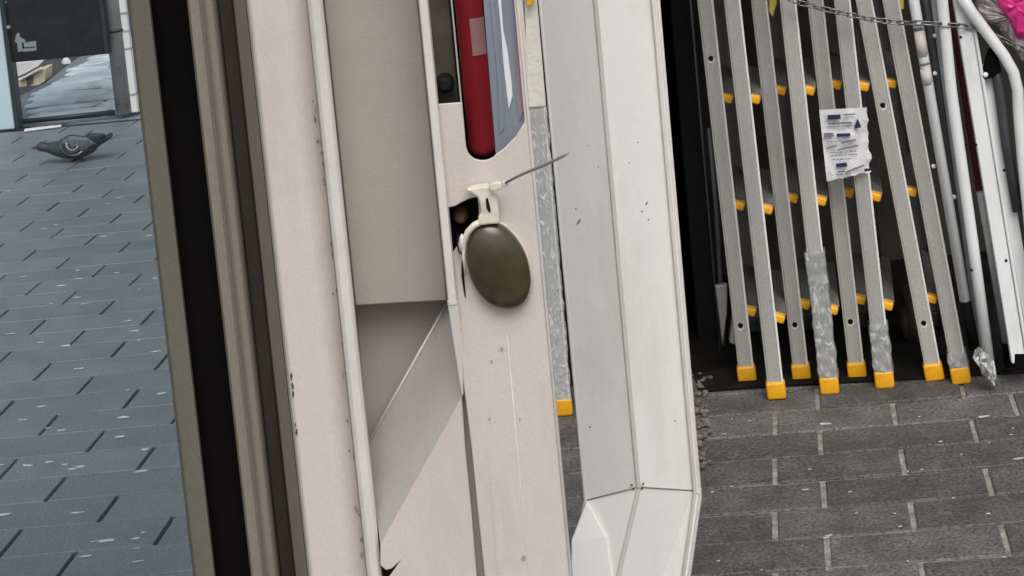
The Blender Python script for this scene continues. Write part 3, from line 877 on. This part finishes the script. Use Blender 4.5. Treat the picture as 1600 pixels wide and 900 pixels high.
def wrap(root, T, z0, z1, m='film', grow=0.004):
    """crinkled film round one rail"""
    rings_ = []
    n, k = 16, 60
    for i in range(k):
        z = z0 + (z1 - z0) * i / (k - 1)
        ring = []
        for q in range(n):
            a = 2 * pi * q / n
            x = max(-1, min(1, 1.35 * cos(a))) * (ST_W / 2 + grow)
            y = max(-1, min(1, 1.35 * sin(a))) * (ST_D / 2 + grow)
            nv = noise.noise(Vector((x * 60, y * 60, z * 45)))
            f = 1 + 0.16 * nv
            ring.append(Vector((x * f, y * f, z)))
        rings_.append(ring)
    mb = MB(); mb.rings(rings_, smooth=False, cap=False)
    return raw('plastic_wrap', mb.mesh('plastic_wrap', m), root, T)
wrap(GL[0][0], GL[0][1][1], 0.035, 0.705)
wrap(GL[2][0], GL[2][1][1], 0.034, 0.33)
wrap(GL[3][0], GL[3][1][1], 0.034, 0.15)
wrap(GL[4][0], GL[4][1][1], 0.036, 0.075)

def sleeve(root, T, z0, z1, m='sleeve'):
    mb = MB()
    mb.box(-ST_W / 2 - 0.0015, ST_W / 2 + 0.0015, -ST_D / 2 - 0.004, ST_D / 2 + 0.003, z0, z1, 0.002, 2)
    raw('sleeve', mb.mesh('sleeve', m), root, T)
sleeve(GL[0][0], GL[0][1][1], 0.71, 1.05)
# yellow hinge pieces high on some ladders
def hinge(root, quad, Y, m='yellow'):
    mb = MB().plate(quad, Y, 0.02, 0.003, 2)
    return mb.build('hinge', m, root)
hinge(GL[2][0], [(1203, -30), (1216, -30), (1214, 6), (1208, 27), (1203, 20)], 4.15)
hinge(GL[4][0], [(1399, -30), (1412, -30), (1413, 15), (1402, 14)], 4.06)
hinge(GL[0][0], [(821, -30), (833, -30), (834, 4), (828, 11), (822, 8)], 4.06, 'orange')

# crumpled paper label on the third ladder
Lr = GL[3][0]
yl = 4.055
nx, ny = 12, 16
lab = MB()
TL_, TR_, BL_, BR_ = (1280, 172), (1352, 168), (1292, 284), (1361, 268)
grid = []
for i in range(ny):
    v = i / (ny - 1)
    row = []
    for k in range(nx):
        u = k / (nx - 1)
        x = (TL_[0] * (1 - u) + TR_[0] * u) * (1 - v) + (BL_[0] * (1 - u) + BR_[0] * u) * v
        y = (TL_[1] * (1 - u) + TR_[1] * u) * (1 - v) + (BL_[1] * (1 - u) + BR_[1] * u) * v
        if k == nx - 1: x += 6 * noise.noise(Vector((0.3, v * 7, 0)))
        if k == nx - 2: x += 3 * noise.noise(Vector((1.3, v * 7, 0)))
        if i == ny - 1: y += 4 * noise.noise(Vector((u * 6, 4.1, 0)))
        Y = yl + 0.007 * noise.noise(Vector((u * 4.5, v * 5, 0.5))) + 0.022 * max(0, u - 0.72) * 3
        row.append(lab.b.verts.new(P(x, y, Y)))
    grid.append(row)
for i in range(ny - 1):
    for k in range(nx - 1):
        lab.b.faces.new((grid[i][k], grid[i][k + 1], grid[i + 1][k + 1], grid[i + 1][k]))
ext = bmesh.ops.extrude_face_region(lab.b, geom=list(lab.b.faces))
for v_ in ext['geom']:
    if isinstance(v_, bmesh.types.BMVert): v_.co.y += 0.0015
plab = lab.build('paper_label', 'paper', Lr)
def ink(pts, m):
    MB().plate(pts, yl - 0.0085, 0.0012, 0).build('print', m, plab)
def q4(x0, y0, x1, y1, sk=-0.05):
    return [(x0, y0), (x1, y0 + (x1 - x0) * sk), (x1 + 1, y1 + (x1 - x0) * sk), (x0 + 1, y1)]
ink(q4(1293, 180, 1313, 187), 'ink_blue')
ink(q4(1293, 192, 1331, 195), 'ink_grey')
ink([(1335, 198), (1340, 185), (1346, 199), (1336, 201)], 'ink_blue')
ink(q4(1287, 208, 1302, 214), 'ink_grey')
ink(q4(1307, 209, 1328, 214), 'ink_blue')
ink(q4(1318, 178, 1336, 180), 'ink_grey')
for x0, y0, x1, y1 in ((1291, 231, 1308, 226), (1315, 222, 1337, 217), (1309, 233, 1341, 226), (1322, 268, 1338, 261), (1338, 262, 1350, 257)):
    dx, dy = x1 - x0, y1 - y0
    ink([(x0, y0), (x1, y1), (x1, y1 + 2.6), (x0, y0 + 2.6)], 'ink_grey')
for x0, x1, y0 in ((1293, 1334, 197.5), (1291, 1330, 221), (1297, 1338, 238), (1298, 1336, 243), (1300, 1330, 249), (1306, 1330, 272)):
    x = x0
    while x < x1:
        ww = random.uniform(2, 6)
        ink(q4(x, y0 - (x - x0) * 0.06, x + ww, y0 - (x - x0) * 0.06 + 1.3), 'ink_grey')
        x += ww + 1.5
ink(q4(1306, 256, 1323, 262, -0.12), 'ink_blue')
ink(q4(1308, 268, 1320, 270, -0.12), 'ink_grey')
ink(q4(1350, 264, 1359, 268, -0.1), 'ink_blue')

# dark trolley wheel in the gap behind the ladders
t = thing('trolley', G(1410, 556), 'dark trolley with a brown wheel in the shadow behind the ladders', 'trolley')
wc = P(1424, 492, 4.38)
mb = MB()
mb.tube([wc + Vector((0, sin(a) * 0.050, cos(a) * 0.055)) + Vector((0, 0, 0)) for a in [2 * pi * q / 24 for q in range(24)]], 0.020, 10, closed=True)
mb.build('wheel', 'inner', t)
MB().box(wc.x - 0.10, wc.x - 0.03, 4.45, 4.55, wc.z - 0.01, wc.z + 0.09, 0.004).build('bracket', 'alu_back', t)
MB().tube([Vector((wc.x - 0.06, 4.42, wc.z + 0.09)), Vector((wc.x - 0.075, 4.42, wc.z + 0.7))], 0.008, 8).build('handle', 'darktube', t)

# ================================================================== CHAIN
ch = thing('chain', P(1420, 40, 4.0), 'grey steel chain drawn across the tops of the ladders and white tubes', 'chain')
cpts = [P(x, y, Y) for x, y, Y in ((1150, -60, 4.02), (1200, -25, 4.02), (1240, 2, 4.03), (1300, 17, 4.03), (1360, 30, 4.03), (1408, 36, 4.02), (1440, 36, 3.995), (1475, 38, 3.99), (1520, 42, 3.985), (1560, 58, 3.98), (1600, 78, 3.98), (1660, 95, 3.98))]
# resample
def resample(pts, step):
    out = [pts[0].copy()]; rem = step
    for a, b2 in zip(pts, pts[1:]):
        L_ = (b2 - a).length; d = rem
        while d <= L_:
            out.append(a + (b2 - a) * (d / L_)); d += step
        rem = d - L_
    return out
lk = MB()
nn = 20
path = []
for q in range(nn):
    a = 2 * pi * q / nn
    path.append(Vector((math.copysign(1, cos(a)) * 0.006 + cos(a) * 0.0058, sin(a) * 0.0058, 0)))
lk.tube(path, 0.0019, 6, closed=True)
lkm = lk.mesh('link', 'chain')
cp_ = resample(cpts, 0.0185)
for i, (a, b2) in enumerate(zip(cp_, cp_[1:])):
    mid = (a + b2) / 2
    x = (b2 - a).normalized()
    y = Vector((0, 1, 0)); y = (y - x * y.dot(x)).normalized()
    z = x.cross(y)
    R_ = Matrix((x, y, z)).transposed().to_4x4() @ Matrix.Rotation(radians((90 if i % 2 else 0) + 35 + random.uniform(-15, 15)), 4, 'X')
    raw('link', lkm, ch, Matrix.Translation(mid - ch.location) @ R_)

# ================================================================== WHITE FOLDED RACKS ON THE RIGHT
def seg(mb, a, b, Ya, Yb, r, n=14, ext=(0, 0)):
    p, q = P(*a, Ya), P(*b, Yb)
    d = q - p
    mb.tube([p - d * ext[0], q + d * ext[1]], r, n)
    return mb
k1 = thing('folding_rack', G(1540, 585), 'folded rack of two round white tubes right after the last ladder', 'rack', 'folded white racks by the ladders')
o = seg(MB(), (1428, 0), (1508, 470), 4.02, 4.02, 0.0115, ext=(0.9, 0)).build('tube', 'tube', k1)
seg(MB(), (1508, 470), (1522, 545), 4.02, 4.02, 0.0128).build('rubber_foot', 'rubber', o)
for a, b in (((1436.5, 50), (1442.5, 88)), ((1446, 108), (1450, 132))):
    seg(MB(), a, b, 4.02, 4.02, 0.0119).build('sticker', 'sticker', o)
for a, b in (((1434.5, 42), (1435.5, 47)), ((1444, 97), (1444.8, 101))):
    seg(MB(), a, b, 4.02, 4.02, 0.0120).build('sticker_line', 'ink_grey', o)
o = MB().tube([P(1472 - 64 * .9, -564 * .5, 4.0), P(1472, 0, 4.0), P(1486, 140, 4.0), P(1520, 380, 4.0), P(1544.5, 562, 4.0)], 0.0125, 16).build('tube', 'tube', k1)
for px, py in ((1513, 422), (1505, 226), (1520, 226)):
    c = P(px + 5, py, 4.0 - 0.0125)
    MB().tube([c + Vector((0, 0.002, 0)), c + Vector((0, -0.0012, 0))], 0.003, 8).build('screw', 'hole', o)
seg(MB(), (1447, 0), (1496, 330), 4.06, 4.06, 0.0095, ext=(0.9, 0.6)).build('inner_tube', 'darktube', k1)
seg(MB(), (1459, 0), (1503, 330), 4.05, 4.05, 0.007, ext=(0.9, 0.7)).build('inner_tube', 'greytube', k1)
for px, py in ((1461, 56), (1461, 115), (1459, 260), (1491, 308)):
    c = P(px, py, 4.035)
    MB().tube([c + Vector((0, 0.004, 0)), c, c + Vector((0, -0.003, 0))], [0.005, 0.005, 0.0025], 10).build('bolt', 'alu_lip', k1)
# crumpled plastic left at its foot
mb = MB()
rr2 = []
for i in range(7):
    v = i / 6
    c = P(1528 + 24 * v, 548 + 46 * v, 3.985)
    rr2.append([c + Vector((cos(a) * (0.004 + 0.015 * sin(pi * min(1, v + .1))) * (0.6 + 0.7 * random.random()), -abs(sin(a)) * 0.012 * random.random(), sin(a) * 0.012 * (0.6 + .7 * random.random()))) for a in [2 * pi * q / 9 for q in range(9)]])
mb.rings(rr2, smooth=False).build('plastic_wrap', 'film', k1)
seg(MB(), (1545, 562), (1551, 592), 4.0, 4.0, 0.0105, n=10).build('foot_plug', 'tube', k1)

k2 = thing('folding_rack', G(1592, 590), 'folded rack with a flat white rail and a bent tube under the pink bag', 'rack', 'folded white racks by the ladders')
def bar(a, b, Y, w, d, ext=(0.9, 0)):
    p, q = P(*a, Y), P(*b, Y)
    dv = q - p
    p, q = p - dv * ext[0], q + dv * ext[1]
    zax = (p - q).normalized(); yax = Vector((0, 1, 0)); yax = (yax - zax * yax.dot(zax)).normalized(); xax = yax.cross(zax)
    T = Matrix((xax, yax, zax)).transposed().to_4x4(); T.translation = q
    return MB().box(-w / 2, w / 2, -d / 2, d / 2, 0, (p - q).length, 0.002, 2, T)
o = bar((1500, 0), (1591, 565), 4.0, 0.031, 0.014).build('flat_rail', 'tube', k2)
bar((1514.5, 0), (1605, 560), 3.996, 0.0065, 0.02).build('rail_lip', 'tube', o)
for px, py in ((1501, 58), (1572, 407), (1569, 266)):
    c = P(px, py, 3.992)
    MB().tube([c + Vector((0, 0.001, 0)), c + Vector((0, -0.0012, 0))], 0.0032, 8).build('screw', 'hole', o)
bar((1540, 100), (1618, 560), 4.02, 0.026, 0.012, ext=(0, 0)).build('flat_rail', 'tube', k2)
bar((1584, 563), (1602, 563), 4.0, 0.034, 0.022, ext=(0, 0)).build('rubber_foot', 'rubber', k2)
seg(MB(), (1532, 300), (1572, 535), 4.05, 4.05, 0.009).build('tube', 'greytube', k2)
seg(MB(), (1572, 535), (1577, 572), 4.05, 4.05, 0.0105).build('rubber_foot', 'rubber', k2)
bp = [(1500, -10), (1520, 22), (1545, 55), (1568, 86), (1583, 112), (1590, 140), (1592, 180), (1598, 250), (1610, 360), (1630, 560)]
MB().tube([P(x, y, 3.975) for x, y in bp], 0.0125, 16).build('bent_tube', 'tube', k2)
MB().tube([P(1552, 95, 4.0), P(1560, 130, 4.0), P(1572, 220, 4.0), P(1590, 330, 4.0)], 0.0115, 10).build('strut', 'darktube', k2)
MB().plate([(1536, 112), (1546, 76), (1556, 78), (1566, 112), (1556, 118), (1549, 122), (1540, 125), (1534, 121)], 3.985, 0.014, 0.003, 2).build('joint', 'rubber', k2)
c = P(1540, 117, 3.983)
MB().tube([c + Vector((0, 0.002, 0)), c, c + Vector((0, -0.003, 0))], [0.006, 0.006, 0.003], 12).build('bolt', 'alu_lip', k2)
# dark maroon cloth seat folded between the tubes
mb = MB()
rr2 = []
for i in range(14):
    v = i / 13
    xx = 1478 + (1546 - 1478) * v; yy = -20 + 440 * v
    c0_, c1_ = P(xx, yy, 4.09), P(xx + 30, yy, 4.07 + 0.008 * sin(v * 17))
    rr2.append([c0_, c1_, c1_ + Vector((0, 0.012, 0)), c0_ + Vector((0, 0.012, 0))])
mb.rings(rr2, smooth=False).build('cloth', 'maroon', k2)

# pink bag, top right
pk = thing('pink_bag', P(1575, 60, 4.0), 'bright pink goods in crinkled clear plastic above the white tubes', 'bag')
def blob(pts, Y, th, m, name, amp, sc):
    mb = MB()
    cx = sum(p[0] for p in pts) / len(pts); cy = sum(p[1] for p in pts) / len(pts)
    rings_ = []
    for f, d in ((1.0, 0.03), (1.0, 0.012), (0.94, 0.0), (0.75, -0.6), (0.45, -0.85), (0.15, -1.0)):
        ring = []
        for (x, y) in pts:
            dd = d if d > 0 else d * th
            n_ = noise.noise(Vector((x * sc, y * sc, f * 3)))
            ring.append(P(cx + (x - cx) * f, cy + (y - cy) * f, Y + dd + amp * n_))
        rings_.append(ring)
    mb.rings(rings_, smooth=False)
    return mb.build(name, m, pk)
def dense(pts, n=4):
    out = []
    for a, b in zip(pts, pts[1:] + pts[:1]):
        for q in range(n):
            out.append((a[0] + (b[0] - a[0]) * q / n, a[1] + (b[1] - a[1]) * q / n))
    return out
blob(dense([(1548, -60), (1552, 0), (1562, 20), (1577, 38), (1588, 62), (1660, 70), (1660, -60)], 5), 3.992, 0.026, 'pink', 'goods', 0.006, 0.06)
blob(dense([(1520, -60), (1522, -5), (1530, 30), (1556, 40), (1580, 72), (1596, 96), (1665, 96), (1665, -60)], 7), 4.012, 0.024, 'film_pink', 'plastic_wrap', 0.012, 0.11)

# ================================================================== SIGN STAND SEEN THROUGH THE WINDOW
YS = 8.42
sg = thing('sign_stand', G(90, 195), 'black notice board with small pale pictogram between pale blue post and grey pole', 'sign')
def vcol(px, py, Y): return P(px, py, Y).x
xr = vcol(13, 100, YS)
MB().box(xr - 0.20, xr, YS - 0.03, YS + 0.06, 0.0, 2.1, 0.004).build('wide_post', 'signblue', sg)
MB().box(xr + 0.001, xr + 0.021, YS - 0.022, YS + 0.06, 0.0, 2.1, 0.003).build('post_edge', 'teal', sg)
xl2, xr2 = xr + 0.024, vcol(171, 84, YS)
zb = P(95, 91, YS).z
bd = MB().box(xl2, xr2, YS, YS + 0.05, zb, 2.05, 0.004).build('board', 'board', sg)
MB().box(xr2 - 0.018, xr2 - 0.002, YS - 0.006, YS - 0.001, zb + 0.004, 2.04, 0.001).build('board_edge', 'teal', bd)
def print_px(pts):
    MB().plate(pts, YS - 0.003, 0.0025, 0).build('print', 'picto', bd)
print_px([(25, 54), (28, 51), (31, 53), (31, 58), (36, 60), (40, 64), (39, 67), (34, 66), (35, 80), (28, 81), (27, 68), (23, 65), (24, 60)])
print_px([(37, 67), (54, 64), (55, 73), (38, 74)])
print_px([(35, 76), (36, 81), (56, 79), (56, 75)])
print_px([(54, 64), (56, 64), (57, 78), (55, 78)])
print_px([(5, 2), (10, 1.5), (10, 5), (5, 5.5)])
MB().tube([P(13, 42, YS - 0.02), P(13, 42, YS - 0.03)], 0.009, 10).build('bolt', 'picto', sg)
pr = 0.0385
gx = G(193, 178)
pl = MB().tube([Vector((gx.x, gx.y + 0.02, 0)), Vector((gx.x, gx.y + 0.02, 2.3))], pr, 20).build('round_pole', 'polegrey', sg)
z_ = P(176, 55, YS).z
MB().tube([Vector((gx.x, gx.y + 0.02, z_)), Vector((gx.x, gx.y + 0.02, z_ + 0.012))], pr + 0.004, 20).build('pole_band', 'teal', pl)
MB().tube([G(32, 194) + Vector((0, 0, 0.012)), G(180, 179) + Vector((0, 0, 0.012))], 0.011, 8).build('base_rail', 'teal', sg)
MB().tube([G(170, 178) + Vector((0, -0.02, 0.012)), G(174, 178) + Vector((0, -0.02, 0.012))], 0.014, 10).build('base_bolt', 'picto', sg)

ks = MB()
ks.poly_prism([G(38, 206, 0.004), G(96, 198.5, 0.004), G(96, 196.5, 0.004), G(39, 203, 0.004)], Vector((0, 0, 0.006)), 0.001)
tag(ks.build('threshold_strip', 'kerbwhite'), 'short white strip on the paving in front of the base rail of the black sign', 'strip')

# white marker post behind the grey pole
wp = thing('marker_post', G(209, 172), 'slim white post with dark joints just right of the grey round pole', 'post')
gx = G(209, 176)
MB().box(gx.x - 0.019, gx.x + 0.019, gx.y, gx.y + 0.04, 0, 2.2, 0.003).build('shaft', 'boxwhite', wp)
for py in (22, 50, 78, 150):
    z_ = P(200, py, gx.y).z
    MB().box(gx.x - 0.0205, gx.x + 0.0205, gx.y - 0.002, gx.y + 0.042, z_, z_ + 0.011, 0.001).build('joint_band', 'polegrey', wp)

# small cream box with a slanted white lid under the board
YB = 9.9
bx = thing('box', P(48, 152, YB), 'small cream box with a slanted white lid seen below the black board', 'box')
def pb(px, py, dy=0): return P(px, py, YB + dy)
MB().plate([(26, 124), (52, 113), (71, 107), (70, 128), (30, 151)], YB, 0.16, 0.003).build('side', 'boxcream', bx)
MB().poly_prism([pb(19, 99), pb(50, 95.5), pb(60, 103), pb(44, 112), pb(24, 122)], Vector((0, 0.18, 0.012)), 0.002).build('lid', 'boxwhite', bx)
MB().plate([(28, 124.5), (62, 105.5), (66, 107.5), (30, 127)], YB - 0.03, 0.03, 0.002).build('lid_edge', 'boxwhite', bx)
MB().plate([(41, 122), (52, 117), (52, 130), (42, 136)], YB - 0.004, 0.003, 0).build('opening', 'olivedark', bx)
bgm = thing('paper_bag', P(104, 106, 10.6), 'crumpled white bag below the middle of the black board', 'bag')
mb = MB()
c = P(104, 99, 10.6)
rr2 = []
for i in range(8):
    a = -pi / 2 + pi * (i + 0.15) / 7.3
    rr2.append([c + Vector((cos(a) * 0.026 * cos(b) * (0.7 + .6 * random.random()), cos(a) * 0.02 * sin(b), sin(a) * 0.033 * (0.9 + .2 * random.random()))) for b in [2 * pi * q / 9 for q in range(9)]])
mb.rings(rr2, smooth=False).build('crumpled_paper', 'boxwhite', bgm)

# ================================================================== PIGEON
pg_base = G(124, 252)
YP = pg_base.y
pg = thing('pigeon', pg_base, 'grey pigeon with neck stretched forward and barred wings on the street paving', 'pigeon')
def ring_at(cx, cy, rw, rh, tx=1.0, ty=-0.1, n=16, Y=None):
    """cross-section of the body centred on a pixel, rh in pixels up-down, rw in metres sideways"""
    c = P(cx, cy, Y or YP)
    s_ = YP / FPX
    t = Vector((tx, 0, -ty)).normalized()
    up = Vector((-t.z, 0, t.x)); sd_ = Vector((0, 1, 0))
    return [c + up * (sin(a) * rh * s_) + sd_ * (cos(a) * rw) for a in [2 * pi * q / n for q in range(n)]]
spine = [(50.5, 231, .001, 0.6, 1, .1), (56, 230, .004, 2.2, 1, .1), (58.5, 229.5, .012, 5.0, 1, .1), (63, 229, .019, 7.4, 1, .1), (69, 229.8, .020, 7.6, 1, .1), (76, 231, .023, 8.2, 1, .1),
         (84, 232, .029, 11, 1, .08), (92, 232.5, .037, 13, 1, .05), (101, 231, .048, 17, 1, 0), (111, 229.5, .055, 19.5, 1, 0), (121, 229, .056, 19, 1, -.05), (131, 228, .051, 16.5, 1, -.15),
         (141, 226, .041, 12.5, 1, -.3), (149, 223, .032, 8.5, 1, -.35), (157, 219, .028, 5.2, 1, -.4), (165, 214.5, .028, 3.4, 1, -.4), (173, 210.5, .026, 2.4, 1, -.4)]
MB().rings([ring_at(*q) for q in spine]).build('body', 'feather_md', pg)
MB().rings([ring_at(*q) for q in [(48.5, 232, .001, .5, 1, .15), (53, 231, .004, 1.6, 1, .1), (57.5, 230, .007, 2.6, 1, .1)]]).build('beak', 'feather_dk', pg)
c = P(61, 227.5, YP - 0.0185)
MB().tube([c + Vector((0, 0.002, 0)), c, c + Vector((0, -0.002, 0))], [0.003, 0.003, 0.0012], 8).build('eye', 'rust', pg)
for s_ in (-1, 1):
    Yw = YP + s_ * 0.047
    wing = [(95, 229, 4), (101, 228, 10), (110, 227, 14.5), (121, 226, 15), (132, 224.5, 11.5), (143, 222, 7.5), (153, 217.5, 4.5), (163, 212.5, 2.4), (170, 209, 0.8)]
    ww = [.003, .010, .014, .014, .012, .009, .007, .005, .002]
    yo = [0.004, 0, 0, 0, -0.004, -0.011, -0.018, -0.022, -0.024]
    wo = MB().rings([ring_at(x, y, w_, h_, 1, -.12, 12, Yw + s_ * d) for (x, y, h_), w_, d in zip(wing, ww, yo)]).build('wing', 'feather', pg)
    # dark and pale wing bars following the curve of the closed wing
    Yb = Yw + s_ * 0.0155
    for k, (cx, cy, rx, ry, a0, a1, wd, mm) in enumerate(((112, 226, 14, 13, 30, 190, 3.0, 'feather_dk'), (113, 226, 9, 8.5, 10, 200, 1.9, 'feather_lt'), (113, 227, 5, 5, 0, 200, 1.7, 'feather_dk'), (114, 226, 18, 16, 40, 180, 1.7, 'feather_lt'))):
        pp_ = []
        for q in range(10):
            a = radians(a0 + (a1 - a0) * q / 9)
            f = abs(cos(a))
            pp_.append(P(cx + rx * cos(a), cy + ry * sin(a), Yb - s_ * (0.002 + 0.006 * (rx / 18) ** 2)))
        MB().tube(pp_, wd * YP / FPX, 6).build('wing_bar', mm, wo)
    tipb = [P(x, y, Yw - s_ * 0.010) for x, y in ((128, 219), (140, 217.5), (152, 214.5), (164, 210.5))]
    MB().tube(tipb, [0.010, 0.024, 0.018, 0.005], 8, flat=0.3).build('wing_tip', 'feather_dk', wo)
MB().rings([ring_at(*q) for q in [(140, 229, .026, 5, 1, -.4), (150, 224.5, .027, 6, 1, -.45), (161, 218, .029, 5.4, 1, -.45), (171, 212.5, .030, 4.2, 1, -.4), (174, 211, .029, 3.4, 1, -.4)]]).build('tail', 'feather_dk', pg)
for s_, dx in ((-1, 5), (1, -3)):
    y_ = YP + s_ * 0.02
    hip, ank = P(122 + dx, 244, y_), Vector((P(124 + dx, 250, y_).x, y_, 0.006))
    MB().tube([hip + Vector((0, 0, 0.012)), hip, ank], [0.009, 0.006, 0.0035], 8).build('leg', 'leg', pg)
    ft = MB()
    for a in (200, 170, 230, 20):
        d = Vector((cos(radians(a)), sin(radians(a)), 0)) * (0.026 if a != 20 else 0.014)
        ft.tube([ank, ank + d * 0.6 + Vector((0, 0, -0.001)), ank + d + Vector((0, 0, -0.003))], [0.0033, 0.003, 0.0014], 6)
    ft.build('foot', 'leg', pg)
